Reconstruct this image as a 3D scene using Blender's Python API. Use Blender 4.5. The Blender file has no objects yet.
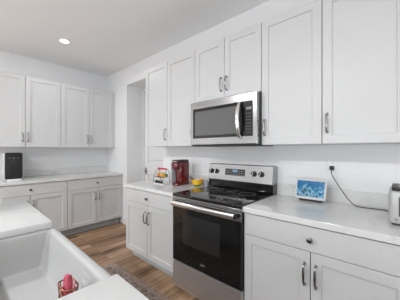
import bpy, bmesh, math, random
from mathutils import Vector, Matrix
PI = math.pi
S = bpy.context.scene
C = S.collection
random.seed(4)

# ------------------------------------------------------------------ camera
cam_d = bpy.data.cameras.new('camera'); cam = bpy.data.objects.new('camera', cam_d); C.objects.link(cam)
cam.location = (1.235, -2.074, 1.332)
cam.rotation_euler = (PI/2, 0, 0.729)
cam_d.sensor_width = 36.0; cam_d.lens = 36.0*221.45/400.0
cam_d.clip_start = 0.02; cam_d.clip_end = 60
S.camera = cam

# ------------------------------------------------------------------ world, lights, exposure
W = bpy.data.worlds.new('sky'); S.world = W; W.use_nodes = True
bg = W.node_tree.nodes['Background']; bg.inputs[0].default_value = (0.85, 0.92, 1.0, 1); bg.inputs[1].default_value = 1.0
S.view_settings.view_transform = 'Standard'; S.view_settings.look = 'None'
S.view_settings.gamma = 1.0; S.view_settings.use_curve_mapping = False
S.view_settings.exposure = 0.15

XL = -3.131        # left wall
XR = 4.4           # right wall
YB = -6.4          # wall behind the camera
H = 2.80           # ceiling
WINS_B = [(-2.3, -0.7), (0.2, 1.8), (2.6, 4.0)]     # windows of the wall behind the camera
WIN_Z = (0.55, 2.35)
WP = (72, 62, 22)
WIN_R = (-5.2, -2.6)                                 # unseen right-wall window, added to brighten the left wall

def area(name, loc, rot, sx, sy, power, col=(1, 1, 1)):
    l = bpy.data.lights.new(name, 'AREA'); l.shape = 'RECTANGLE'; l.size = sx; l.size_y = sy; l.energy = power; l.color = col
    o = bpy.data.objects.new(name, l); C.objects.link(o); o.location = loc; o.rotation_euler = rot
    return o
for k, (a, b) in enumerate(WINS_B):
    area('window_fill', ((a+b)/2, YB-0.55, 0.95), (PI/2+0.35, 0, 0), b-a+0.3, 1.9, WP[k], (0.92, 0.965, 1.0))  # area lamps outside the windows, tilted up to fill the ceiling
area('window_fill', (XR+0.55, (WIN_R[0]+WIN_R[1])/2, 0.95), (PI/2+0.4, 0, PI/2), WIN_R[1]-WIN_R[0]+0.2, 1.9, 130, (0.92, 0.965, 1.0))  # lamp behind the added right window, brightens the left wall

# ------------------------------------------------------------------ materials
def mat(name, col, rough=0.5, metal=0.0, **k):
    m = bpy.data.materials.new(name); m.use_nodes = True
    b = m.node_tree.nodes['Principled BSDF']
    b.inputs['Base Color'].default_value = (*col, 1); b.inputs['Roughness'].default_value = rough; b.inputs['Metallic'].default_value = metal
    for a, v in k.items(): b.inputs[a.replace('_', ' ')].default_value = v
    return m
def bsdf(m): return m.node_tree.nodes['Principled BSDF']
def nd(m, t, **k):
    n = m.node_tree.nodes.new(t)
    for a, v in k.items(): setattr(n, a, v)
    return n
def lk(m, a, b): m.node_tree.links.new(a, b)
def ramp(m, stops):
    r = nd(m, 'ShaderNodeValToRGB'); e = r.color_ramp.elements
    while len(e) < len(stops): e.new(0.5)
    for i, (p, c) in enumerate(stops): e[i].position = p; e[i].color = (*c, 1)
    return r
def noisy(m, c0, c1, scale=(1, 1, 1), s=5.0, detail=3.0, lo=0.35, hi=0.65, bump=0.0, coord='Object', dist=0.0):
    tc = nd(m, 'ShaderNodeTexCoord'); mp = nd(m, 'ShaderNodeMapping'); mp.inputs['Scale'].default_value = scale
    n = nd(m, 'ShaderNodeTexNoise'); n.inputs['Scale'].default_value = s; n.inputs['Detail'].default_value = detail; n.inputs['Distortion'].default_value = dist
    lk(m, tc.outputs[coord], mp.inputs[0]); lk(m, mp.outputs[0], n.inputs['Vector'])
    r = ramp(m, [(lo, c0), (hi, c1)]); lk(m, n.outputs[0], r.inputs[0]); lk(m, r.outputs[0], bsdf(m).inputs['Base Color'])
    if bump:
        bp = nd(m, 'ShaderNodeBump'); bp.inputs['Strength'].default_value = bump; bp.inputs['Distance'].default_value = 0.002
        lk(m, n.outputs[0], bp.inputs['Height']); lk(m, bp.outputs[0], bsdf(m).inputs['Normal'])
    return m

M = {}
M['wall'] = noisy(mat('wall_paint', (0.74, 0.74, 0.745), 0.65), (0.80, 0.80, 0.805), (0.82, 0.82, 0.825), s=60, bump=0.06, coord='Object')
M['ceiling'] = noisy(mat('ceiling_paint', (0.70, 0.70, 0.70), 0.8), (0.88, 0.885, 0.89), (0.90, 0.905, 0.91), s=70, bump=0.08)
M['trim'] = mat('trim_paint', (0.80, 0.80, 0.80), 0.4)
M['cab'] = noisy(mat('white_cabinet_paint', (0.80, 0.80, 0.80), 0.38), (0.615, 0.615, 0.615), (0.63, 0.63, 0.63), s=3)
M['kick'] = mat('grey_toe_kick', (0.42, 0.44, 0.45), 0.5)
M['carcass_shade'] = mat('carcass_gap_shade', (0.40, 0.40, 0.40), 0.5)  # white cabinet bodies coloured darker so the door gaps read as shadow
# quartz
q = mat('white_quartz', (0.8, 0.8, 0.79), 0.16)
tc = nd(q, 'ShaderNodeTexCoord'); n1 = nd(q, 'ShaderNodeTexNoise'); n1.inputs['Scale'].default_value = 1.6; n1.inputs['Detail'].default_value = 6; n1.inputs['Distortion'].default_value = 1.2
lk(q, tc.outputs['Object'], n1.inputs['Vector'])
r1 = ramp(q, [(0.47, (0.71, 0.71, 0.702)), (0.5, (0.65, 0.65, 0.642)), (0.53, (0.71, 0.71, 0.702))]); lk(q, n1.outputs[0], r1.inputs[0])
n2 = nd(q, 'ShaderNodeTexNoise'); n2.inputs['Scale'].default_value = 9; n2.inputs['Detail'].default_value = 5; lk(q, tc.outputs['Object'], n2.inputs['Vector'])
r2 = ramp(q, [(0.3, (0.97, 0.97, 0.97)), (0.6, (1, 1, 1))]); lk(q, n2.outputs[0], r2.inputs[0])
mx = nd(q, 'ShaderNodeMix', data_type='RGBA', blend_type='MULTIPLY'); mx.inputs[0].default_value = 1.0
lk(q, r1.outputs[0], mx.inputs[6]); lk(q, r2.outputs[0], mx.inputs[7]); lk(q, mx.outputs[2], bsdf(q).inputs['Base Color'])
M['quartz'] = q
# wooden floor, boards running front to back
w = mat('oak_floor', (0.3, 0.2, 0.13), 0.42)
tc = nd(w, 'ShaderNodeTexCoord'); mp = nd(w, 'ShaderNodeMapping'); mp.inputs['Rotation'].default_value = (0, 0, PI/2)
br = nd(w, 'ShaderNodeTexBrick'); br.offset = 0.37
for a, v in (('Scale', 1.0), ('Brick Width', 1.25), ('Row Height', 0.127), ('Mortar Size', 0.0016), ('Mortar Smooth', 0.1), ('Bias', 0.0)): br.inputs[a].default_value = v
br.inputs['Color1'].default_value = (0.0, 0.0, 0.0, 1); br.inputs['Color2'].default_value = (1, 1, 1, 1); br.inputs['Mortar'].default_value = (0.3, 0.3, 0.3, 1)
lk(w, tc.outputs['Object'], mp.inputs[0]); lk(w, mp.outputs[0], br.inputs['Vector'])
mp2 = nd(w, 'ShaderNodeMapping'); mp2.inputs['Scale'].default_value = (24, 1.8, 1); lk(w, tc.outputs['Object'], mp2.inputs[0])
add = nd(w, 'ShaderNodeVectorMath', operation='MULTIPLY_ADD'); add.inputs[1].default_value = (7, 7, 7)
lk(w, br.outputs['Color'], add.inputs[0]); lk(w, mp2.outputs[0], add.inputs[2])
ng = nd(w, 'ShaderNodeTexNoise'); ng.inputs['Scale'].default_value = 1.0; ng.inputs['Detail'].default_value = 6; ng.inputs['Distortion'].default_value = 0.6; lk(w, add.outputs[0], ng.inputs['Vector'])
mix1 = nd(w, 'ShaderNodeMix', data_type='FLOAT'); mix1.inputs[0].default_value = 0.72
lk(w, br.outputs['Color'], mix1.inputs[2]); lk(w, ng.outputs[0], mix1.inputs[3])
rw = ramp(w, [(0.28, (0.10, 0.050, 0.026)), (0.42, (0.26, 0.150, 0.083)), (0.55, (0.39, 0.240, 0.142)), (0.70, (0.54, 0.370, 0.245))])
lk(w, mix1.outputs[0], rw.inputs[0])
mm = nd(w, 'ShaderNodeMix', data_type='RGBA'); lk(w, br.outputs['Fac'], mm.inputs[0]); lk(w, rw.outputs[0], mm.inputs[6]); mm.inputs[7].default_value = (0.07, 0.045, 0.03, 1)
lk(w, mm.outputs[2], bsdf(w).inputs['Base Color'])
M['floor'] = w
# metals
def brushed(name, c0, c1, rough, scale):
    m = mat(name, c0, rough, 1.0); noisy(m, c0, c1, scale=scale, s=1.0, detail=4, lo=0.3, hi=0.7)
    return m
M['steel'] = brushed('brushed_steel', (0.34, 0.34, 0.34), (0.44, 0.44, 0.44), 0.22, (2, 2, 160))
M['steel_v'] = brushed('brushed_steel_drawer', (0.72, 0.72, 0.73), (0.86, 0.86, 0.87), 0.42, (2, 2, 160))
M['chrome'] = mat('polished_steel', (0.78, 0.78, 0.78), 0.16, 1.0)
M['nickel'] = mat('brushed_nickel', (0.31, 0.305, 0.295), 0.22, 1.0)
M['knob'] = mat('dark_pewter', (0.16, 0.155, 0.15), 0.3, 1.0)
M['blackglass'] = mat('black_glass', (0.006, 0.006, 0.006), 0.05)
M['ovenwindow'] = mat('oven_window_glass', (0.022, 0.022, 0.022), 0.08)
M['mwwindow'] = noisy(mat('microwave_window_mesh', (0.10, 0.10, 0.10), 0.2), (0.10, 0.10, 0.10), (0.14, 0.14, 0.14), s=300)
M['black'] = mat('black_plastic', (0.010, 0.010, 0.010), 0.45)
M['dgrey'] = mat('dark_grey_enamel', (0.05, 0.05, 0.052), 0.3)
M['grey'] = mat('grey_print', (0.30, 0.30, 0.30), 0.4)
M['fireclay'] = mat('white_fireclay', (0.47, 0.47, 0.465), 0.14)
M['white'] = mat('white_plastic', (0.80, 0.80, 0.80), 0.35)
M['red'] = mat('dark_red_plastic', (0.13, 0.004, 0.007), 0.14, Coat_Weight=0.6)
M['tank'] = mat('smoky_clear_plastic', (0.42, 0.44, 0.46), 0.12, Alpha=0.75)
M['clear'] = mat('clear_plastic', (0.82, 0.84, 0.85), 0.12, Alpha=0.14)
M['yellow'] = noisy(mat('yellow_glaze', (0.9, 0.5, 0.02), 0.2), (0.85, 0.38, 0.01), (0.92, 0.60, 0.03), s=14)
M['display_frame'] = mat('pale_grey_plastic', (0.58, 0.58, 0.58), 0.4)
M['green'] = mat('green_glaze', (0.05, 0.16, 0.04), 0.3)
M['orange'] = mat('orange_foil', (0.75, 0.28, 0.05), 0.35)
M['amber'] = mat('amber_foil', (0.80, 0.50, 0.15), 0.35)
M['leaf'] = mat('green_foil', (0.12, 0.30, 0.08), 0.35)
M['redpaint'] = mat('red_enamel', (0.55, 0.03, 0.05), 0.3)
M['copper'] = mat('copper_wire', (0.40, 0.17, 0.10), 0.3, 1.0)
M['sponge'] = noisy(mat('pink_sponge', (0.6, 0.1, 0.15), 0.9), (0.38, 0.04, 0.07), (0.55, 0.12, 0.17), s=40, bump=0.6)
M['sponge2'] = noisy(mat('pale_pink_cloth', (0.7, 0.4, 0.42), 0.9), (0.62, 0.25, 0.29), (0.76, 0.42, 0.45), s=40, bump=0.6)
M['toaster'] = mat('satin_silver', (0.50, 0.50, 0.495), 0.38, 0.2)
def emis(name, col, s):
    m = mat(name, (0, 0, 0), 0.5); b = bsdf(m); b.inputs['Emission Color'].default_value = (*col, 1); b.inputs['Emission Strength'].default_value = s
    return m
M['lamp'] = emis('lit_diffuser', (1, 0.98, 0.95), 9)
M['digits'] = emis('blue_digits', (0.25, 0.55, 0.9), 0.9)
M['mwdigits'] = emis('pale_digits', (0.6, 0.65, 0.65), 0.35)
# picture on the smart display: blue scenery with a pale cluster
s = mat('display_picture', (0.01, 0.01, 0.01), 0.12)
tc = nd(s, 'ShaderNodeTexCoord'); vo = nd(s, 'ShaderNodeTexVoronoi'); vo.inputs['Scale'].default_value = 60
ns = nd(s, 'ShaderNodeTexNoise'); ns.inputs['Scale'].default_value = 34; ns.inputs['Detail'].default_value = 5
lk(s, tc.outputs['Object'], vo.inputs['Vector']); lk(s, tc.outputs['Object'], ns.inputs['Vector'])
sx = nd(s, 'ShaderNodeSeparateXYZ'); lk(s, tc.outputs['Generated'], sx.inputs[0])
mr = nd(s, 'ShaderNodeMapRange'); mr.inputs[1].default_value = 0.0; mr.inputs[2].default_value = 1.0; mr.inputs[3].default_value = 0.12; mr.inputs[4].default_value = -0.14
lk(s, sx.outputs['Z'], mr.inputs[0])
ad = nd(s, 'ShaderNodeMath', operation='ADD'); lk(s, ns.outputs[0], ad.inputs[0]); lk(s, mr.outputs[0], ad.inputs[1])
rs = ramp(s, [(0.33, (0.0, 0.17, 0.42)), (0.44, (0.0, 0.10, 0.25)), (0.51, (0.0, 0.30, 0.56)), (0.58, (0.40, 0.55, 0.62)), (0.62, (0.02, 0.12, 0.22))]); lk(s, ad.outputs[0], rs.inputs[0])
rv = ramp(s, [(0.0, (0.35, 0.35, 0.35)), (0.35, (1, 1, 1))]); lk(s, vo.outputs['Distance'], rv.inputs[0])
ms = nd(s, 'ShaderNodeMix', data_type='RGBA', blend_type='MULTIPLY'); ms.inputs[0].default_value = 0.6; lk(s, rs.outputs[0], ms.inputs[6]); lk(s, rv.outputs[0], ms.inputs[7])
lk(s, ms.outputs[2], bsdf(s).inputs['Emission Color']); bsdf(s).inputs['Emission Strength'].default_value = 0.8
M['screen'] = s
# runner rug
g = mat('faded_rug', (0.3, 0.25, 0.22), 0.95)
noisy(g, (0.19, 0.15, 0.14), (0.42, 0.33, 0.285), scale=(1, 1, 1), s=22, detail=6, lo=0.36, hi=0.60, bump=0.8)
M['rug'] = g
M['rugborder'] = noisy(mat('rug_border', (0.3, 0.25, 0.22), 0.95), (0.25, 0.18, 0.15), (0.46, 0.36, 0.31), s=60, detail=4, lo=0.3, hi=0.6, bump=0.8)
# window glass (lets daylight through)
gl = bpy.data.materials.new('window_glass'); gl.use_nodes = True; nt = gl.node_tree; nt.nodes.clear()
o_ = nt.nodes.new('ShaderNodeOutputMaterial'); mxs = nt.nodes.new('ShaderNodeMixShader'); t_ = nt.nodes.new('ShaderNodeBsdfTransparent'); g_ = nt.nodes.new('ShaderNodeBsdfGlossy'); g_.inputs['Roughness'].default_value = 0.02
mxs.inputs[0].default_value = 0.06; nt.links.new(t_.outputs[0], mxs.inputs[1]); nt.links.new(g_.outputs[0], mxs.inputs[2]); nt.links.new(mxs.outputs[0], o_.inputs[0])
M['glass'] = gl

# ------------------------------------------------------------------ mesh helpers
def box(bm, x0, x1, y0, y1, z0, z1, bev=0.0, seg=2):
    t = bmesh.new(); bmesh.ops.create_cube(t, size=1.0)
    for v in t.verts: v.co = Vector(((x0+x1)/2+v.co.x*(x1-x0), (y0+y1)/2+v.co.y*(y1-y0), (z0+z1)/2+v.co.z*(z1-z0)))
    if bev: bmesh.ops.bevel(t, geom=list(t.edges), offset=bev, segments=seg, profile=0.5, affect='EDGES')
    merge(bm, t)
def merge(bm, t, mx=None):
    me = bpy.data.meshes.new('tmp'); t.to_mesh(me); t.free()
    if mx is not None: me.transform(mx)
    bm.from_mesh(me); bpy.data.meshes.remove(me)
def loft(bm, loops, caps=(True, True), close=False):
    L = [[bm.verts.new(p) for p in lp] for lp in loops]; n = len(L[0])
    rng = range(len(L) if close else len(L)-1)
    for i in rng:
        a, b = L[i], L[(i+1) % len(L)]
        for j in range(n):
            k = (j+1) % n
            try: bm.faces.new((a[j], a[k], b[k], b[j]))
            except ValueError: pass
    if not close:
        if caps[0]: bm.faces.new(list(reversed(L[0])))
        if caps[1]: bm.faces.new(L[-1])
def rrect(w, d, r, n=5, cx=0.0, cy=0.0):
    r = min(r, w/2-1e-4, d/2-1e-4); out = []
    for (sx_, sy_, a0) in ((1, 1, 0), (-1, 1, PI/2), (-1, -1, PI), (1, -1, 1.5*PI)):
        for k in range(n+1):
            a = a0+PI/2*k/n
            out.append((cx+sx_*(w/2-r)+r*math.cos(a), cy+sy_*(d/2-r)+r*math.sin(a)))
    return out
def rprism(bm, w, d, r, z0, z1, edge=0.0, cx=0.0, cy=0.0, mx=None, top=1.0):
    """upright body with rounded plan corners and softened top and bottom edges"""
    t = bmesh.new(); lv = []
    if edge:
        for k in range(4):
            a = PI/2*k/3; i = edge*(1-math.sin(a)); lv.append((z0+edge*(1-math.cos(a)), i, 1.0))
        for k in range(4):
            a = PI/2*k/3; i = edge*(1-math.cos(a)); lv.append((z1-edge*(1-math.sin(a)), i, top))
    else: lv = [(z0, 0, 1.0), (z1, 0, top)]
    loft(t, [[(x, y, z) for x, y in rrect((w-2*i)*s_, (d-2*i)*s_, max(r-i, 0.0008), 5, cx, cy)] for z, i, s_ in lv])
    merge(bm, t, mx)
def lathe(bm, prof, n=24, cx=0, cy=0, mx=None, caps=(True, True)):
    t = bmesh.new()
    loft(t, [[(cx+r*math.cos(2*PI*k/n), cy+r*math.sin(2*PI*k/n), z) for k in range(n)] for r, z in prof], caps)
    merge(bm, t, mx)
def tube(bm, pts, rad, n=10, flat=1.0, up=Vector((0, 0, 1))):
    P = [Vector(p) for p in pts]; R = rad if isinstance(rad, (list, tuple)) else [rad]*len(P)
    loops = []; ref = None
    for i, p in enumerate(P):
        t = (P[min(i+1, len(P)-1)]-P[max(i-1, 0)]).normalized()
        if ref is None:
            u = up if abs(t.dot(up)) < 0.95 else Vector((1, 0, 0))
        else: u = ref
        a = (u-t*u.dot(t)).normalized(); b = t.cross(a); ref = a
        loops.append([p+a*math.cos(2*PI*k/n)*R[i]+b*math.sin(2*PI*k/n)*R[i]*flat for k in range(n)])
    loft(bm, loops)
def smooth_path(pts, n=8):
    P = [Vector(p) for p in pts]; out = []
    for i in range(len(P)-1):
        p0, p1, p2, p3 = P[max(i-1, 0)], P[i], P[i+1], P[min(i+2, len(P)-1)]
        for k in range(n):
            t = k/n; out.append(0.5*((2*p1)+(-p0+p2)*t+(2*p0-5*p1+4*p2-p3)*t*t+(-p0+3*p1-3*p2+p3)*t**3))
    out.append(P[-1]); return out
def nested(bm, x0, x1, z0, z1, loops):
    """panel facing -y made of nested rectangles: (inset, y)"""
    loft(bm, [[(x0+i, y, z0+i), (x1-i, y, z0+i), (x1-i, y, z1-i), (x0+i, y, z1-i)] for i, y in loops])
def obj(name, bm, m, parent=None, smooth=None, loc=None):
    bmesh.ops.recalc_face_normals(bm, faces=bm.faces)
    me = bpy.data.meshes.new(name); bm.to_mesh(me); bm.free()
    me.materials.append(m if not isinstance(m, str) else M[m])
    if smooth is not None:
        me.polygons.foreach_set('use_smooth', [True]*len(me.polygons))
        me.set_sharp_from_angle(angle=math.radians(smooth))
    o = bpy.data.objects.new(name, me); C.objects.link(o)
    if parent: o.parent = parent
    if loc: o.location = loc
    return o
def thing(name, label, cat, loc=(0, 0, 0), rotz=0, group=None):
    o = bpy.data.objects.new(name, None); C.objects.link(o); o.empty_display_size = 0.1
    o.location = loc; o.rotation_euler = (0, 0, rotz); return tag(o, label, cat, group)
def tag(o, label, cat, group=None):
    o['label'] = label; o['category'] = cat
    if group: o['group'] = group
    return o
def struct(name, bm, m, parent=None, label=None):
    o = obj(name, bm, m, parent)
    if parent is None: o['kind'] = 'structure'
    if label: o['label'] = label
    return o
def B(*a, **k):
    bm = bmesh.new(); box(bm, *a, **k); return bm
def dup(root, loc, rotz, label, group=None):
    r = root.copy(); C.objects.link(r); r.location = loc; r.rotation_euler = (0, 0, rotz); r['label'] = label
    if group: r['group'] = group
    for ch in list(root.children):
        c = ch.copy(); C.objects.link(c); c.parent = r
        for g2 in list(ch.children):
            d = g2.copy(); C.objects.link(d); d.parent = c
    return r

# ------------------------------------------------------------------ room shell
HX0, HX1, HZ, HD = -2.366, -1.345, 2.49, 0.36      # recess with a door in the stove wall
struct('floor', B(XL-0.15, XR+0.15, YB-0.15, 1.0, -0.08, 0), 'floor')
struct('ceiling', B(XL-0.15, XR+0.15, YB-0.15, 1.0, H, H+0.1), 'ceiling')
struct('wall_left', B(XL-0.12, XL, YB-0.12, 0.5, 0, H), 'wall')
bm = bmesh.new()
box(bm, XL, HX0, 0, 0.5, 0, H); box(bm, HX1, XR+0.12, 0, 0.5, 0, H); box(bm, HX0, HX1, 0, 0.5, HZ, H)
struct('wall_stove', bm, 'wall')
struct('wall_recess', B(HX0, HX1, HD+0.06, 0.5, 0, HZ), 'wall')
bm = bmesh.new(); xs = [XL]+[v for a in WINS_B for v in a]+[XR]
for i in range(0, len(xs), 2): box(bm, xs[i], xs[i+1], YB-0.12, YB, 0, H)
for a, b in WINS_B: box(bm, a, b, YB-0.12, YB, 0, WIN_Z[0]); box(bm, a, b, YB-0.12, YB, WIN_Z[1], H)
struct('wall_back', bm, 'wall')
bm = bmesh.new()
box(bm, XR, XR+0.12, YB-0.12, WIN_R[0], 0, H); box(bm, XR, XR+0.12, WIN_R[1], 0, 0, H)
box(bm, XR, XR+0.12, WIN_R[0], WIN_R[1], 0, WIN_Z[0]); box(bm, XR, XR+0.12, WIN_R[0], WIN_R[1], WIN_Z[1], H)
struct('wall_right', bm, 'wall')
def window(n, a, b, turn):
    z0, z1 = WIN_Z; w_ = b-a; bm = bmesh.new()
    for x in (-w_/2, -0.025, w_/2-0.05): box(bm, x, x+0.05, -0.03, 0.03, z0, z1)
    for z in (z0, (z0+z1)/2-0.02, z1-0.05): box(bm, -w_/2, w_/2, -0.028, 0.028, z, z+0.05)
    o = obj('window_%d' % n, bm, 'trim'); o['kind'] = 'structure'
    obj('pane', B(-w_/2+0.01, w_/2-0.01, -0.004, 0.004, z0+0.01, z1-0.01), 'glass', o)
    if turn: o.location = (XR+0.06, (a+b)/2, 0); o.rotation_euler = (0, 0, PI/2)
    else: o.location = ((a+b)/2, YB-0.06, 0)
for k, (a, b) in enumerate(WINS_B): window(k+1, a, b, False)
window(4, WIN_R[0], WIN_R[1], True)  # added window, unseen, there for light on the left wall
# baseboards
struct('baseboard_left', B(XL, XL+0.015, YB, -1.9, 0, 0.13, bev=0.003), 'trim')
struct('baseboard_stove', B(-2.48, HX0, -0.015, 0, 0, 0.13, bev=0.003), 'trim')
struct('baseboard_back', B(XL, XR, YB, YB+0.015, 0, 0.13, bev=0.003), 'trim')
# the tall door standing in the recess
dx0, dx1, dz = -2.345, -1.40, 2.44
bm = bmesh.new()
box(bm, HX0, dx0, HD-0.03, HD+0.06, 0, HZ, bev=0.003); box(bm, dx1, HX1, HD-0.03, HD+0.06, 0, HZ, bev=0.003); box(bm, dx0, dx1, HD-0.03, HD+0.06, dz, HZ, bev=0.003)
struct('trim_1', bm, 'trim')
bm = bmesh.new()
dpx0, dpx1 = dx0+0.003, dx1-0.003
box(bm, dpx0, dpx1, HD+0.022, HD+0.05, 0.01, dz-0.003)
def ringbox(bm, x0, x1, z0, z1, yf, yb):      # moulded frame pieces of the door
    box(bm, x0, x0+0.105, yf, yb, z0, z1, bev=0.003); box(bm, x1-0.105, x1, yf, yb, z0, z1, bev=0.003)
ringbox(bm, dpx0, dpx1, 0.01, dz-0.003, HD, HD+0.03)
for z0_, z1_ in ((0.01, 0.22), (0.88, 1.08), (dz-0.12, dz-0.003)): box(bm, dpx0+0.1, dpx1-0.1, HD, HD+0.03, z0_, z1_, bev=0.003)
for z0_, z1_ in ((0.27, 0.83), (1.13, dz-0.17)): nested(bm, dpx0+0.15, dpx1-0.15, z0_, z1_, [(0, HD+0.03), (0, HD+0.02), (0.02, HD+0.008)])
d1 = struct('door_1', bm, 'trim')
bm = bmesh.new(); rprism(bm, 0.03, 0.13, 0.006, 0, 0.008, 0.002, mx=Matrix.Translation((dpx0+0.045, HD, 0.935))@Matrix.Rotation(PI/2, 4, 'X'))
tube(bm, [(dpx0+0.045, HD-0.006, 0.94), (dpx0+0.045, HD-0.045, 0.94), (dpx0+0.06, HD-0.05, 0.94), (dpx0+0.15, HD-0.05, 0.94)], 0.008)
obj('door_handle', bm, 'knob', d1, 40)

# ------------------------------------------------------------------ cabinets
DT = 0.020
def shaker_bm(x0, x1, z0, z1, y, st=0.058):
    bm = bmesh.new()
    nested(bm, x0, x1, z0, z1, [(0, y), (0, y-DT+0.002), (0.002, y-DT), (st, y-DT), (st+0.0025, y-DT+0.009), (st+0.010, y-DT+0.010)])
    return bm
def slab_bm(x0, x1, z0, z1, y):
    bm = bmesh.new(); nested(bm, x0, x1, z0, z1, [(0, y), (0, y-DT+0.002), (0.002, y-DT)]); return bm
def pull(x, y, z, parent, length=0.15, m='nickel'):
    bm = bmesh.new(); h = length/2; pts = []; rr = []
    for k in range(13):
        t = k/12; s_ = math.sin(PI*t)
        pts.append((0, -0.014-0.016*s_**0.35, -h+0.012+(length-0.024)*t)); rr.append(0.0042+0.0014*s_)
    tube(bm, pts, rr, 8, 1.35)
    for s_ in (-1, 1):
        lathe(bm, [(0.0095, 0), (0.0085, 0.004), (0.0055, 0.008), (0.0055, 0.020), (0.003, 0.023)], 10, mx=Matrix.Translation((0, 0, s_*(h-0.012)))@Matrix.Rotation(PI/2, 4, 'X'))
    return obj('handle', bm, m, parent, 45, (x, y, z))
def knob(x, y, z, parent):
    bm = bmesh.new()
    lathe(bm, [(0.010, 0), (0.007, 0.004), (0.006, 0.012), (0.013, 0.017), (0.0165, 0.022), (0.0155, 0.028), (0.009, 0.032)], 16, mx=Matrix.Rotation(PI/2, 4, 'X'))
    return obj('knob', bm, 'knob', parent, 45, (x, y, z))
GAP = 0.0026
def base_cabinet(w, label, loc, rz, doors=2, deep=0.61, drawer=True, group=None, kickmat='kick', dark=None):
    """local: x across from 0 to w, back at y=-0.002, doors in front at -deep-DT"""
    t = thing('base_cabinet', label, 'cabinet', loc, rz, group)
    yf = -deep
    bm = bmesh.new(); box(bm, 0.0005, w-0.0005, yf, -0.002, 0.115, 0.874); obj('body', bm, 'carcass_shade' if dark is None else dark, t)
    obj('side_panel', B(0.0002, 0.012, yf-0.0005, -0.001, 0.115, 0.8745), 'cab', t)
    obj('toe_kick', B(0.002, w-0.002, yf+0.075, yf+0.09, 0.001, 0.114), kickmat, t)
    zt = 0.866; zd = 0.712
    if drawer:
        d = obj('drawer', slab_bm(GAP, w-GAP, zd+0.003, zt, yf), 'cab', t); knob(w/2, yf-DT, (zd+zt)/2+0.001, d)
    else: zd = zt+0.003
    n = doors; dw = w/n
    for i in range(n):
        d = obj('door', shaker_bm(i*dw+GAP, (i+1)*dw-GAP, 0.122, zd-0.001, yf), 'cab', t)
        hx = (i+1)*dw-0.032 if (n == 2 and i == 0) else i*dw+0.032
        pull(hx, yf-DT, 0.575, d)
    return t
def wall_cabinet(w, label, loc, rz, z0, z1, doors, group=None, deep=0.325, hz=None, side=1):
    t = thing('wall_cabinet', label, 'cabinet', loc, rz, group)
    yf = -deep
    obj('body', B(0.0005, w-0.0005, yf, -0.002, z0+0.004, z1-0.002), 'carcass_shade', t)
    bm = bmesh.new(); box(bm, 0.0002, 0.012, yf-0.0005, -0.001, z0, z1); box(bm, w-0.012, w-0.0002, yf-0.0005, -0.001, z0, z1)
    box(bm, 0.0122, w-0.0122, yf-0.0005, -0.001, z0, z0+0.018); box(bm, 0.0122, w-0.0122, yf-0.0005, -0.001, z1-0.012, z1)
    obj('side_panels', bm, 'cab', t)
    dw = w/doors
    for i in range(doors):
        d = obj('door', shaker_bm(i*dw+GAP, (i+1)*dw-GAP, z0+0.002, z1-0.002, yf), 'cab', t)
        if doors == 2: hx = dw-0.032 if i == 0 else dw+0.032
        else: hx = w-0.032 if side > 0 else 0.032
        pull(hx, yf-DT, hz if hz else z0+0.145, d)
    return t
UB, UT = 1.374, 2.406
# stove wall
gA = 'wall cabinets beside the microwave'
wall_cabinet(0.457, 'tall white wall cabinet over the left counter end, first from the doorway recess', (-1.295, 0, 0), 0, UB, UT, 1)
wall_cabinet(0.457, 'tall white wall cabinet directly left of the microwave', (-0.838, 0, 0), 0, UB, UT, 1)
wall_cabinet(0.762, 'short two-door white wall cabinet above the microwave', (-0.381, 0, 0), 0, 1.825, UT, 2, hz=1.962)
wall_cabinet(0.457, 'tall white wall cabinet directly right of the microwave, handle at its left', (0.381, 0, 0), 0, UB, UT, 1, side=-1)
wall_cabinet(0.457, 'large white wall cabinet at the right edge of the photo above the outlet', (0.838, 0, 0), 0, UB, UT, 1, side=-1)
base_cabinet(0.912, 'white base cabinet with drawer and two doors left of the range', (-1.295, 0, 0), 0)
base_cabinet(0.914, 'white base cabinet right of the range below the smart display', (0.383, 0, 0), 0)
base_cabinet(0.60, 'white base cabinet below the silver toaster at far right', (1.299, 0, 0), 0, doors=1)
# left wall (rotated: local x runs along world +y)
R90 = PI/2
def lw(y): return (XL, y, 0)
base_cabinet(0.888, 'white base cabinet in the far corner of the left wall, nearest the recess', lw(-0.908), R90, kickmat='kick')
base_cabinet(0.905, 'white base cabinet on the left wall below the black coffee machine', lw(-1.815), R90, kickmat='kick')
wall_cabinet(0.868, 'white two-door wall cabinet in the far corner of the left wall', lw(-0.912), R90, UB, UT, 2)
wall_cabinet(0.905, 'white two-door wall cabinet above the black coffee machine at left edge', lw(-1.819), R90, UB, UT, 2)
bm = B(XL+0.001, XL+0.345, -0.0425, -0.001, UB, UT); struct('trim_2', bm, 'cab')
bm = B(XL+0.001, XL+0.63, -0.0185, -0.001, 0.115, 0.874); struct('trim_3', bm, 'cab')

# worktops
def top(name, label, x0, x1, y0, y1, loc=(0, 0, 0), splash=None):
    o = obj(name, B(x0, x1, y0, y1, 0.8752, 0.914, bev=0.002), 'quartz'); tag(o, label, 'countertop')
    if splash:
        obj('backsplash', B(*splash, bev=0.0015), 'quartz', o)
    return o
top('countertop', 'white quartz countertop left of the range under the red coffee maker', -1.315, -0.3815, -0.648, -0.001, splash=(-1.315, -0.3815, -0.020, -0.001, 0.9142, 1.016))
top('countertop', 'white quartz countertop right of the range under the smart display and toaster', 0.3815, 1.90, -0.648, -0.001, splash=(0.3815, 1.90, -0.020, -0.001, 0.9142, 1.016))
top('countertop', 'long white quartz countertop along the left wall under the black coffee machine', XL+0.001, XL+0.648, -1.83, -0.001, splash=(XL+0.001, XL+0.020, -1.83, -0.001, 0.9142, 1.016))

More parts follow.
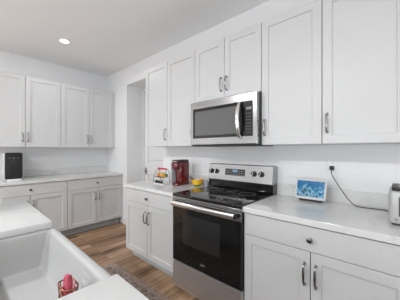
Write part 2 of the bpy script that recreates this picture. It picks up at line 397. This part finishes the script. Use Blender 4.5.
# ------------------------------------------------------------------ island and farmhouse sink
IL = (0, -1.69, 0); IR = -0.022
def poly_prism(bm, pts, z0, z1):
    loft(bm, [[(x, y, z0) for x, y in pts], [(x, y, z1) for x, y in pts]])
bm = bmesh.new()
CX0, CX1, CYB = -0.275, 0.525, -0.43
poly_prism(bm, [(-1.27, 0), (-1.27, -1.05), (2.2, -1.05), (2.2, 0), (CX1, 0), (CX1, CYB), (CX0, CYB), (CX0, 0)], 0.876, 0.914)
bmesh.ops.recalc_face_normals(bm, faces=bm.faces)
bmesh.ops.bevel(bm, geom=[e for e in bm.edges], offset=0.0025, segments=2, profile=0.5, affect='EDGES')
o = obj('island_countertop', bm, 'quartz', None, 30); o.location = IL; o.rotation_euler = (0, 0, IR)
tag(o, 'white quartz island countertop in the foreground around the farmhouse sink', 'countertop')
isl = thing('kitchen_island', 'white kitchen island base in the foreground under the quartz top', 'island', IL, IR)
bm = bmesh.new(); box(bm, -1.235, CX0-0.045, -0.72, -0.045, 0.10, 0.875); box(bm, CX1+0.045, 2.17, -0.72, -0.045, 0.10, 0.875)
box(bm, CX0-0.045, CX1+0.045, -0.72, -0.475, 0.10, 0.875); box(bm, CX0-0.045, CX1+0.045, -0.475, -0.045, 0.10, 0.60); obj('body', bm, 'cab', isl)
obj('toe_kick', B(-1.2, 2.14, -0.69, -0.10, 0.001, 0.099), 'kick', isl)
def islpanel(x0, x1, z0, z1, hx):
    bm = shaker_bm(-x1, -x0, z0, z1, 0); bm.transform(Matrix.Translation((0, -0.0445, 0))@Matrix.Rotation(PI, 4, 'Z'))
    d = obj('door', bm, 'cab', isl)
    p_ = pull(hx, -0.0245, z0+(z1-z0)*0.75, d); p_.rotation_euler = (0, 0, PI)
islpanel(-1.23, -0.78, 0.12, 0.866, -0.812); islpanel(-0.776, CX0-0.05, 0.12, 0.866, -0.744)
islpanel(CX0-0.04, 0.123, 0.12, 0.62, 0.09); islpanel(0.127, CX1+0.04, 0.12, 0.62, 0.16)
islpanel(CX1+0.05, 1.12, 0.12, 0.866, 1.09); islpanel(1.124, 1.68, 0.12, 0.866, 1.156)
# sink
snk = thing('farmhouse_sink', 'white apron-front farmhouse sink set in the island counter', 'sink', IL, IR)
bm = bmesh.new()
sx0, sx1, sy0, sy1 = CX0-0.028, CX1+0.012, -0.455, 0.022
w_, d_ = sx1-sx0, sy1-sy0; cx_, cy_ = (sx0+sx1)/2, (sy0+sy1)/2
ZT = 0.8735
lps = []
for z, i, r, ef in ((0.630, 0.012, 0.02, 0), (0.635, 0.004, 0.02, 0), (0.65, 0.0, 0.02, 0), (ZT-0.016, 0.0, 0.018, 0), (ZT-0.007, 0.002, 0.018, 0), (ZT-0.0015, 0.008, 0.018, 0), (ZT, 0.015, 0.016, 0),
                (ZT-0.001, 0.026, 0.014, 0), (ZT-0.006, 0.035, 0.014, 0), (ZT-0.018, 0.0385, 0.014, 0), (ZT-0.10, 0.042, 0.014, 0.014), (0.688, 0.047, 0.014, 0.028), (0.680, 0.049, 0.013, 0.030), (0.676, 0.054, 0.012, 0.031), (0.675, 0.062, 0.010, 0.032)):
    lps.append([(x, y, z) for x, y in rrect(w_-2*i, d_-2*i-ef, max(r, 0.004), 6, cx_, cy_-ef/2)])
loft(bm, lps); obj('basin', bm, 'fireclay', snk, 50)
bm = bmesh.new(); lathe(bm, [(0.045, 0.6755), (0.045, 0.678), (0.036, 0.678), (0.030, 0.6765), (0.012, 0.6762)], 24, cx_, cy_-0.06); obj('drain', bm, 'chrome', snk, 40)

# copper wire basket hung on the inside of the sink wall
ic = thing('sink_basket', 'copper wire caddy on the inner sink wall holding a pink sponge', 'caddy', (0.338, -1.792, 0.792), IR)
bm = bmesh.new(); bw, bd, bh = 0.086, 0.050, 0.050
def ringpts(w, d, r, z, n=4):
    p = rrect(w, d, r, n); return [(x, y, z) for x, y in p]+[(p[0][0], p[0][1], z)]
for z, k_ in ((0.0, 0.90), (0.025, 0.95), (bh, 1.0)): tube(bm, ringpts(bw*k_, bd*k_, 0.018, z), 0.0022 if z < bh else 0.0032, 6)
rp = rrect(1, 1, 0.25, 4)
for k in range(0, len(rp), 2): tube(bm, [(rp[k][0]*bw*0.9, rp[k][1]*bd*0.9, 0), (rp[k][0]*bw, rp[k][1]*bd, bh)], 0.0018, 6)
for k in range(7): x = -bw*0.42+bw*0.84*k/6; tube(bm, [(x, -bd*0.45, 0), (x, bd*0.45, 0)], 0.0018, 6)
obj('wire_frame', bm, 'copper', ic, 60)
sp = thing('sponge', 'dark pink scrubbing sponge standing in the copper sink caddy', 'sponge', (0.340, -1.797, 0.7950), 0.25)
bm = bmesh.new(); rprism(bm, 0.050, 0.022, 0.009, 0, 0.080, 0.007)
for v in bm.verts:
    t = v.co.z/0.080; v.co.x *= 1-0.62*t**1.3; v.co.x += 0.004*math.sin(9*t)-0.006*t; v.co.y += 0.006*t
obj('foam', bm, 'sponge', sp, 60)
cl = thing('dish_cloth', 'pale pink folded cloth beside the sponge in the copper sink caddy', 'cloth', (0.340, -1.779, 0.7950), 0.0)
bm = bmesh.new(); rprism(bm, 0.055, 0.007, 0.003, 0.000, 0.062, 0.003)
bmesh.ops.subdivide_edges(bm, edges=bm.edges[:], cuts=2)
for v in bm.verts: v.co.y += 0.0035*math.sin(v.co.x*150); v.co.z *= 1-2.2*abs(v.co.x)
obj('fold', bm, 'sponge2', cl, 80)
# clear plastic dish on the sink wall to the right of the caddy
bm = bmesh.new()
lv = [(0.0, 0.0, 0.95), (0.032, 0.0, 1.0), (0.034, 0.001, 1.03), (0.032, 0.003, 1.0), (0.004, 0.003, 0.95)]
loft(bm, [[(x*s_, y*s_, z) for x, y in rrect(0.085-2*i, 0.022-2*i, 0.009, 4)] for z, i, s_ in lv])
o = obj('suction_dish', bm, 'clear', None, 50); o.location = (0.362, -1.741, 0.826); o.rotation_euler = (0, 0, IR)
tag(o, 'empty clear plastic suction dish on sink wall right of the copper caddy', 'soap dish')

# ------------------------------------------------------------------ range
rg = thing('electric_range', 'stainless steel freestanding electric range with black glass oven door', 'stove', (0, 0, 0))
HW = 0.379
obj('body', B(-HW, HW, -0.625, -0.022, 0.035, 0.895), 'dgrey', rg)
obj('kick_plate', B(-HW+0.01, HW-0.01, -0.60, -0.55, 0.001, 0.034), 'black', rg)
bm = bmesh.new(); nested(bm, -HW, HW, 0.042, 0.286, [(0, -0.626), (0, -0.652), (0.004, -0.660)]); obj('storage_drawer', bm, 'steel_v', rg)
# oven door
bm = bmesh.new(); nested(bm, -HW, HW, 0.291, 0.868, [(0, -0.626), (0, -0.652), (0.004, -0.658)]); od = obj('oven_door', bm, 'black', rg)
bm = bmesh.new(); nested(bm, -HW+0.004, HW-0.004, 0.295, 0.800, [(0, -0.6582), (0, -0.661), (0.002, -0.662)]); obj('door_glass', bm, 'blackglass', od)
bm = bmesh.new(); box(bm, -0.235, 0.185, -0.6628, -0.6620, 0.475, 0.742); obj('window', bm, 'ovenwindow', od)
bm = bmesh.new(); nested(bm, -HW, HW, 0.800, 0.868, [(0, -0.6585), (0, -0.664), (0.004, -0.667)]); obj('top_trim', bm, 'steel', od)
bm = bmesh.new(); pts = []
for k in range(25):
    t = k/24; x = -0.345+0.69*t; pts.append((x, -0.706-0.012*math.sin(PI*t), 0.842))
tube(bm, pts, 0.024, 14, 0.55); hd = obj('handle', bm, 'chrome', od, 50)
for s_ in (-1, 1):
    obj('handle_bracket', B(min(s_*0.352, s_*0.326), max(s_*0.352, s_*0.326), -0.712, -0.668, 0.824, 0.860, bev=0.004), 'black', od)
# mark on the oven door: small pale ring with a bar through it (lettering too small to read in the photo)
bm = bmesh.new(); tube(bm, [(0.026*math.cos(a*PI/12), -0.6625, 0.352+0.009*math.sin(a*PI/12)) for a in range(25)], 0.0013, 6)
for k in range(7): box(bm, -0.021+0.006*k, -0.0175+0.006*k, -0.6632, -0.6622, 0.348, 0.357)
obj('badge', bm, 'chrome', od, 50)
# cooktop
bm = bmesh.new(); rprism(bm, 0.758, 0.585, 0.012, 0.8955, 0.9215, 0.005, 0, -0.3755); obj('cooktop', bm, 'blackglass', rg, 40)
bm = bmesh.new(); box(bm, -HW+0.001, HW-0.001, -0.664, -0.627, 0.872, 0.8945, bev=0.002); obj('front_trim', bm, 'steel', rg)
def disk_ring(bm, cx, cy, r, wd, z=0.9217):
    n = 48; a = [[(cx+rr*math.cos(2*PI*k/n), cy+rr*math.sin(2*PI*k/n), zz) for k in range(n)] for rr, zz in ((r, z), (r, z+0.0004), (r-wd, z+0.0004), (r-wd, z))]
    loft(bm, a, close=True)
for cx, cy, r in ((-0.185, -0.52, 0.105), (0.185, -0.51, 0.125), (-0.185, -0.235, 0.08), (0.185, -0.235, 0.08), (0.0, -0.19, 0.055)):
    bm = bmesh.new(); disk_ring(bm, cx, cy, r, 0.003)
    if r > 0.1: disk_ring(bm, cx, cy, r*0.65, 0.0025)
    obj('burner_ring', bm, 'grey', rg)
# back guard
bm = bmesh.new()
def yzprism(bm, x0, x1, yz):
    loft(bm, [[(x0, y, z) for y, z in yz], [(x1, y, z) for y, z in yz]])
yzprism(bm, -HW+0.002, HW-0.002, [(-0.021, 0.923), (-0.108, 0.923), (-0.096, 0.935), (-0.096, 0.975), (-0.104, 0.985), (-0.104, 1.009), (-0.021, 1.009)])
obj('vent_panel', bm, 'blackglass', rg)
bm = bmesh.new(); yzprism(bm, -HW, HW, [(-0.021, 1.010), (-0.125, 1.010), (-0.127, 1.014), (-0.103, 1.176), (-0.095, 1.182), (-0.021, 1.182)])
cp = obj('control_panel', bm, 'steel', rg)
bm = bmesh.new(); box(bm, HW+0.0002, HW+0.0022, -0.106, -0.0215, 0.924, 1.009); obj('end_cap', bm, 'dgrey', rg)
bm = bmesh.new(); box(bm, -HW-0.0022, -HW-0.0002, -0.106, -0.0215, 0.924, 1.009); obj('end_cap', bm, 'dgrey', rg)
tilt = Matrix.Rotation(-math.atan2(0.024, 0.162), 4, 'X')
def onpanel(x, z): return Matrix.Translation((x, -0.127+0.024*(z-1.014)/0.162, z))@tilt
bm = bmesh.new(); box(bm, -0.150, 0.090, -0.0025, 0.002, -0.034, 0.034, bev=0.001); bm.transform(onpanel(0, 1.100)); dsp = obj('display', bm, 'black', cp)
bm = bmesh.new()
for x, wv in ((-0.052, 0.012), (-0.034, 0.012), (-0.014, 0.012)): box(bm, x, x+wv, -0.0032, -0.0026, 0.004, 0.026)
bm.transform(onpanel(0, 1.100)); obj('clock_digits', bm, 'digits', dsp)
bm = bmesh.new()
for r_ in range(3):
    for c_ in range(12):
        x = -0.143+c_*0.0188
        if -0.06 < x < 0.005 and r_ == 2: continue
        box(bm, x, x+0.010, -0.0032, -0.0026, -0.028+r_*0.019, -0.022+r_*0.019)
bm.transform(onpanel(0, 1.100)); obj('touch_key', bm, 'grey', dsp)['kind'] = 'stuff'
for x in (-0.335, -0.268, 0.190, 0.268):
    bm = bmesh.new(); lathe(bm, [(0.027, 0), (0.027, 0.004), (0.022, 0.006), (0.021, 0.024), (0.018, 0.028), (0.006, 0.029)], 24, mx=onpanel(x, 1.098)@Matrix.Rotation(PI/2, 4, 'X'))
    kn = obj('knob', bm, 'black', cp, 40)
    bm = bmesh.new(); box(bm, -0.0025, 0.0025, -0.032, -0.006, -0.019, 0.019, bev=0.001); bm.transform(onpanel(x, 1.098)@Matrix.Rotation(0.3, 4, 'Y')); obj('pointer', bm, 'chrome', kn)

# ------------------------------------------------------------------ microwave
mw = thing('microwave', 'stainless steel over-the-range microwave mounted above the stove', 'microwave', (0, -0.014, 1.380))
Z0, Z1 = 0.0, 0.436
obj('body', B(-HW, HW, -0.372, -0.022, Z0, Z1), 'dgrey', mw)
bm = bmesh.new(); box(bm, -HW+0.012, HW-0.012, -0.395, -0.05, -0.012, -0.0005, bev=0.003)
bt = obj('underside_vent', bm, 'black', mw)
bm = bmesh.new(); x0, x1, z0, z1 = -0.346, 0.338, 0.072, 0.366
def frame(bm, X0, X1, ZZ0, ZZ1, hx0, hx1, hz0, hz1, yb, yf):
    def lp(a, b, c, d, y): return [(a, y, c), (b, y, c), (b, y, d), (a, y, d)]
    loft(bm, [lp(X0, X1, ZZ0, ZZ1, yb), lp(X0, X1, ZZ0, ZZ1, yf+0.004), lp(X0+0.004, X1-0.004, ZZ0+0.004, ZZ1-0.004, yf),
              lp(hx0-0.003, hx1+0.003, hz0-0.003, hz1+0.003, yf), lp(hx0, hx1, hz0, hz1, yf+0.003), lp(hx0, hx1, hz0, hz1, yb)], close=True)
frame(bm, -HW, HW, 0.004, Z1, x0, x1, z0, z1, -0.3725, -0.402)
fr = obj('front_frame', bm, 'steel', mw)
obj('door_glass', B(x0+0.0005, 0.262, -0.399, -0.373, z0+0.0005, z1-0.0005, bev=0.001), 'blackglass', fr)
obj('window', B(x0+0.030, 0.195, -0.3998, -0.3992, z0+0.025, z1-0.028), 'mwwindow', fr)
kp = obj('keypad', B(0.2635, x1-0.0005, -0.399, -0.373, z0+0.0005, z1-0.0005, bev=0.001), 'ovenwindow', fr)
obj('display', B(0.277, 0.327, -0.3998, -0.3992, z1-0.072, z1-0.050), 'mwdigits', kp)
bm = bmesh.new()
for r_ in range(7):
    for c_ in range(3): box(bm, 0.276+c_*0.018, 0.288+c_*0.018, -0.3998, -0.3992, z0+0.022+r_*0.027, z0+0.034+r_*0.027)
obj('touch_key', bm, 'dgrey', kp)['kind'] = 'stuff'
bm = bmesh.new(); pts = []; rr = []
for k in range(25):
    t = k/24; s_ = math.sin(PI*t); pts.append((0.222, -0.418-0.036*s_**0.8, 0.060+0.300*t)); rr.append(0.0135+0.007*s_)
tube(bm, pts, rr, 12, 1.0)
for z in (0.062, 0.357): lathe(bm, [(0.012, 0.0), (0.012, 0.022)], 14, mx=Matrix.Translation((0.222, -0.3995, z))@Matrix.Rotation(PI/2, 4, 'X'))
obj('handle', bm, 'chrome', fr, 50)

# ------------------------------------------------------------------ small things on the counters
# red pod coffee maker
kz = 0.9145
km = thing('coffee_maker', 'red single-serve coffee maker left of the range', 'coffee maker', (-0.7175, -0.235, kz), 0.0)
bm = bmesh.new(); rprism(bm, 0.104, 0.220, 0.030, 0, 0.028, 0.007, 0, 0.0); obj('base', bm, 'red', km, 40)
bm = bmesh.new(); rprism(bm, 0.078, 0.046, 0.012, 0.0285, 0.0345, 0.002, 0, -0.078); obj('drip_tray', bm, 'black', km, 40)
bm = bmesh.new(); rprism(bm, 0.104, 0.165, 0.034, 0.0285, 0.278, 0.006, 0, 0.028); obj('body', bm, 'red', km, 40)
bm = bmesh.new(); rprism(bm, 0.100, 0.090, 0.034, 0.190, 0.278, 0.010, 0, -0.071); obj('brew_head', bm, 'red', km, 40)
bm = bmesh.new(); rprism(bm, 0.036, 0.030, 0.014, 0.168, 0.1895, 0.003, 0, -0.085); obj('spout', bm, 'black', km, 40)
bm = bmesh.new(); rprism(bm, 0.102, 0.214, 0.036, 0.2785, 0.302, 0.010, 0, -0.002); ld = obj('lid', bm, 'dgrey', km, 40)
bm = bmesh.new(); tube(bm, [(-0.047, -0.075, 0.288), (-0.047, -0.110, 0.284), (-0.035, -0.118, 0.281), (0.035, -0.118, 0.281), (0.047, -0.110, 0.284), (0.047, -0.075, 0.288)], 0.005, 8); obj('lid_handle', bm, 'chrome', ld, 50)
bm = bmesh.new(); rprism(bm, 0.026, 0.170, 0.012, 0.018, 0.245, 0.005, -0.066, -0.012); obj('water_tank', bm, 'tank', km, 40)
bm = bmesh.new(); rprism(bm, 0.027, 0.174, 0.012, 0.2455, 0.262, 0.004, -0.066, -0.012); obj('tank_lid', bm, 'grey', km, 40)

# pod rack
pr_ = thing('pod_rack', 'small wire rack with red top bar beside the red coffee maker', 'rack', (-0.945, -0.345, kz), 0.0)
bm = bmesh.new(); rprism(bm, 0.195, 0.13, 0.018, 0, 0.012, 0.003); obj('tray', bm, 'white', pr_, 40)
bm = bmesh.new()
for x in (-0.095, 0.085):
    tube(bm, smooth_path([(x, -0.055, 0.010), (x, -0.050, 0.07), (x+0.012, -0.03, 0.135), (x+0.03, 0.0, 0.185), (x+0.02, 0.035, 0.12), (x, 0.055, 0.010)], 5), 0.0038, 8)
for y, z in ((-0.048, 0.085), (0.040, 0.085)): tube(bm, [(-0.095, y, z), (0.085, y, z)], 0.003, 6)
for k in range(6): x = -0.08+0.03*k; tube(bm, [(x, -0.048, 0.085), (x, 0.040, 0.085)], 0.0022, 6)
obj('wire_frame', bm, 'knob', pr_, 60)
bm = bmesh.new(); box(bm, -0.066, 0.098, -0.012, 0.004, 0.176, 0.198, bev=0.004); obj('top_bar', bm, 'redpaint', pr_, 40)
def pod(name, label, m, x, y, z, r=0.024, h=0.042, rz=0):
    t = thing(name, label, 'coffee pod', (x, y, z), rz, 'coffee pods in the wire rack')
    bm = bmesh.new(); lathe(bm, [(r*0.75, 0), (r*0.8, 0.002), (r*0.97, h-0.004), (r, h-0.003), (r, h-0.001)], 20); obj('cup', bm, m, t, 40)
    bm = bmesh.new(); lathe(bm, [(r*1.08, h-0.0008), (r*1.08, h+0.001), (r*0.6, h+0.0015)], 20); obj('foil_lid', bm, m, t, 40)
zz = kz+0.089
pod('coffee_pod', 'orange pod at the left end of the wire rack shelf', 'orange', -0.995, -0.350, zz)
pod('coffee_pod', 'amber pod, second from the left on the wire rack shelf', 'amber', -0.940, -0.352, zz, h=0.048)
pod('coffee_pod', 'yellow pod, third from the left on the wire rack shelf', 'yellow', -0.888, -0.350, zz)
pod('coffee_pod', 'green pod beside the red coffee maker, rightmost on the rack shelf', 'leaf', -0.893, -0.312, zz, h=0.03, r=0.02)
zz = kz+0.0125
pod('coffee_pod', 'black pod at the left end of the rack tray', 'black', -0.995, -0.385, zz, r=0.019, h=0.03)
pod('coffee_pod', 'dark grey pod in the middle of the rack tray', 'dgrey', -0.945, -0.385, zz, r=0.019, h=0.03)
pod('coffee_pod', 'dark pod nearest the coffee maker on the rack tray', 'knob', -0.897, -0.385, zz, r=0.019, h=0.03)

# yellow bowl with green foot
bl = thing('bowl', 'yellow ceramic bowl with green foot beside the red coffee maker', 'bowl', (-0.512, -0.165, kz))
bm = bmesh.new(); lathe(bm, [(0.036, 0), (0.040, 0.003), (0.043, 0.014)], 28); obj('foot', bm, 'green', bl, 40)
bm = bmesh.new(); lathe(bm, [(0.042, 0.0145), (0.054, 0.018), (0.066, 0.040), (0.073, 0.072), (0.074, 0.075), (0.070, 0.075), (0.063, 0.042), (0.050, 0.022), (0.01, 0.019)], 32); obj('cup', bm, 'yellow', bl, 40)
sg = thing('napkin', 'crumpled white paper standing inside the yellow bowl', 'napkin', (-0.512, -0.163, kz+0.0305))
bm = bmesh.new(); bmesh.ops.create_icosphere(bm, subdivisions=3, radius=1.0)
for v in bm.verts: k_ = 1+0.16*math.sin(v.co.x*9+v.co.z*5)*math.cos(v.co.y*8); v.co = Vector((v.co.x*0.038*k_, v.co.y*0.034*k_, 0.026+v.co.z*0.025*k_))
obj('paper', bm, 'white', sg, 30)
spn = thing('spoon', 'small black spoon leaning out of the yellow bowl', 'spoon', (-0.562, -0.185, kz+0.050))
bm = bmesh.new(); tube(bm, [(0.012, 0.008, -0.004), (-0.012, -0.004, 0.030), (-0.036, -0.014, 0.052)], [0.004, 0.006, 0.010], 8); obj('spoon_handle', bm, 'black', spn, 50)
gc = bmesh.new(); lathe(gc, [(0.022, 0), (0.025, 0.003), (0.029, 0.066), (0.027, 0.066), (0.022, 0.006), (0.005, 0.005)], 24)
o = obj('tumbler', gc, 'tank', None, 40); o.location = (-0.415, -0.115, kz); tag(o, 'small grey translucent tumbler between yellow bowl and range', 'cup')

# smart display
sd = thing('smart_display', 'white framed tabletop smart display showing a blue picture', 'display', (0.702, -0.118, 0.9145), 0.0)
tl = math.radians(-17)
def tilted(bm): bm.transform(Matrix.Translation((0, -0.028, 0.014))@Matrix.Rotation(tl, 4, 'X')); return bm
bm = bmesh.new(); t2 = bmesh.new()
rprism(t2, 0.236, 0.166, 0.012, -0.006, 0.006, 0.002); t2.transform(Matrix.Translation((0, 0, 0.087))@Matrix.Rotation(PI/2, 4, 'X')); me = bpy.data.meshes.new('t'); t2.to_mesh(me); t2.free(); bm.from_mesh(me); tilted(bm)
fr_ = obj('frame', bm, M['display_frame'], sd, 40)
obj('screen', tilted(B(-0.104, 0.104, -0.0075, -0.0062, 0.0220, 0.1530)), 'screen', fr_)
bm = bmesh.new()
yz = [(-0.030, 0.0), (0.070, 0.0), (0.064, 0.020), (0.022, 0.105), (0.008, 0.100), (-0.016, 0.016)]
yzprism(bm, -0.085, 0.085, yz); bmesh.ops.recalc_face_normals(bm, faces=bm.faces); bmesh.ops.bevel(bm, geom=bm.edges[:], offset=0.004, segments=2, profile=0.5, affect='EDGES')
obj('stand', bm, 'dgrey', sd, 40)

# outlets
def outlet(label, x, z, y=0.0):
    t = thing('wall_outlet', label, 'outlet', (x, y-0.0005, z))
    bm = bmesh.new(); rprism(bm, 0.072, 0.117, 0.006, 0, 0.006, 0.002, mx=Matrix.Rotation(PI/2, 4, 'X')); pl = obj('cover_plate', bm, 'white', t, 40)
    for s_ in (-1, 1):
        bm = bmesh.new(); rprism(bm, 0.034, 0.030, 0.008, 0.0062, 0.0078, 0.0005, cy=-s_*0.0215, mx=Matrix.Rotation(PI/2, 4, 'X')); rc = obj('socket', bm, 'trim', pl, 40)
        bm = bmesh.new()
        for x_ in (-0.0065, 0.0065): box(bm, x_-0.001, x_+0.001, -0.0084, -0.0079, s_*0.0215-0.0045+0.002, s_*0.0215+0.0045+0.002)
        obj('slot', bm, 'black', rc)
    return t
outlet('white wall outlet right of the smart display with a black plug in it', 0.836, 1.208)
outlet('white wall outlet on the far wall between corner and door recess', -2.74, 1.20)

# toaster at the right edge
ts = thing('toaster', 'silver toaster with black top at the right edge of the photo', 'toaster', (1.284, -0.315, 0.9145), 0.0)
bm = bmesh.new(); rprism(bm, 0.176, 0.275, 0.028, 0.012, 0.190, 0.012); obj('housing', bm, 'toaster', ts, 40)
bm = bmesh.new(); rprism(bm, 0.150, 0.245, 0.020, 0.1905, 0.206, 0.004); tp_ = obj('top_panel', bm, 'black', ts, 40)
for x in (-0.035, 0.035): obj('bread_slot', B(x-0.013, x+0.013, -0.085, 0.085, 0.2062, 0.2070), 'dgrey', tp_)
bm = bmesh.new(); rprism(bm, 0.150, 0.245, 0.020, 0.0, 0.0118); obj('base', bm, 'dgrey', ts, 40)
obj('lever_slot', B(-0.045, -0.038, -0.1385, -0.1377, 0.055, 0.160), 'dgrey', ts)
obj('lever', B(-0.020, 0.028, -0.160, -0.1379, 0.150, 0.163, bev=0.004), 'black', ts)
bm = bmesh.new(); lathe(bm, [(0.008, 0), (0.007, 0.004), (0.006, 0.007)], 16, mx=Matrix.Translation((-0.055, -0.1378, 0.034))@Matrix.Rotation(PI/2, 4, 'X')); obj('browning_dial', bm, 'grey', ts, 40)
off = Vector((1.284, -0.315, 0.9145))
bm = bmesh.new()
cp_ = smooth_path([Vector(p)-off for p in [(0.836, -0.034, 1.182), (0.840, -0.046, 1.140), (0.862, -0.050, 1.095), (0.902, -0.062, 1.035), (0.952, -0.090, 0.968), (1.000, -0.100, 0.925), (1.020, -0.100, 0.9185), (1.095, -0.098, 0.9185), (1.15, -0.092, 0.9185), (1.19, -0.105, 0.9185), (1.225, -0.150, 0.9215), (1.230, -0.176, 0.936)]], 8)
tube(bm, cp_, 0.0033, 8); pc = obj('power_cord', bm, 'dgrey', ts, 60)
bm = bmesh.new(); rprism(bm, 0.030, 0.034, 0.008, 0.0, 0.030, 0.004, mx=Matrix.Translation(Vector((0.836, -0.0095, 1.1865))-off)@Matrix.Rotation(PI/2, 4, 'X')); obj('plug', bm, 'black', pc, 40)

# black coffee machine on the left counter, facing the aisle
bc = thing('coffee_machine', 'tall black coffee machine with silver sides at the left edge of the photo', 'coffee machine', (XL+0.262, -1.508, 0.9145), R90)
bm = bmesh.new(); rprism(bm, 0.225, 0.30, 0.03, 0.0, 0.375, 0.012); obj('housing', bm, 'toaster', bc, 40)
bm = bmesh.new(); rprism(bm, 0.190, 0.365, 0.024, 0, 0.022, 0.006, mx=Matrix.Translation((0, -0.150, 0.199))@Matrix.Rotation(PI/2, 4, 'X')); fp = obj('front_panel', bm, 'black', bc, 40)
bm = bmesh.new()
for x, s_ in ((-0.045, 0.006), (0.0, 0.011), (0.045, 0.006)):
    tube(bm, [(x+s_*math.cos(a*PI/8), -0.1728, 0.305+s_*math.sin(a*PI/8)) for a in range(17)], 0.0014, 6)
obj('button_ring', bm, 'grey', fp, 50)
bm = bmesh.new(); box(bm, -0.036, 0.036, -0.1728, -0.1718, 0.258, 0.268); obj('print', bm, 'dgrey', fp)
bm = bmesh.new(); rprism(bm, 0.15, 0.075, 0.012, 0.0, 0.020, 0.004, 0, -0.212); obj('drip_tray', bm, 'white', bc, 40)

# ------------------------------------------------------------------ ceiling lights
def can_light(x, y, label, power=4):
    t = thing('recessed_light', label, 'ceiling light', (x, y, H), 0, None)
    bm = bmesh.new(); lathe(bm, [(0.070, -0.0005), (0.070, -0.004), (0.064, -0.006), (0.053, -0.004), (0.053, -0.0005)], 32, caps=(False, False)); obj('trim_ring', bm, 'trim', t, 40)
    bm = bmesh.new(); lathe(bm, [(0.0525, -0.001), (0.0525, -0.0035), (0.02, -0.004)], 32); obj('diffuser', bm, 'lamp', t, 40)
    l = bpy.data.lights.new('lamp', 'AREA'); l.shape = 'DISK'; l.size = 0.12; l.energy = power; l.color = (0.94, 0.975, 1.0)
    lo = bpy.data.objects.new('lamp', l); C.objects.link(lo); lo.parent = t; lo.location = (0, 0, -0.008)
can_light(-2.113, -1.065, 'lit round recessed ceiling light, the only one in the photo')
can_light(-1.5, -3.8, 'added unseen recessed fill light well behind the left end of the island', 56)  # this lamp and those below are added, unseen, to even out the light
can_light(0.25, -3.8, 'added unseen recessed fill light well behind the middle of the island', 50)
can_light(2.0, -3.8, 'added unseen recessed fill light well behind the right end of the island', 24)

# ------------------------------------------------------------------ runner rug in the aisle
rgp = thing('runner_rug', 'faded brown patterned runner rug on the floor beside the island', 'rug', (0.30, -1.16, 0.0005))
bm = bmesh.new(); box(bm, -1.55, 1.55, -0.365, 0.365, 0, 0.007, bev=0.002); obj('border', bm, 'rugborder', rgp)
bm = bmesh.new(); box(bm, -1.50, 1.50, -0.315, 0.315, 0.0071, 0.0085); obj('field', bm, 'rug', rgp)
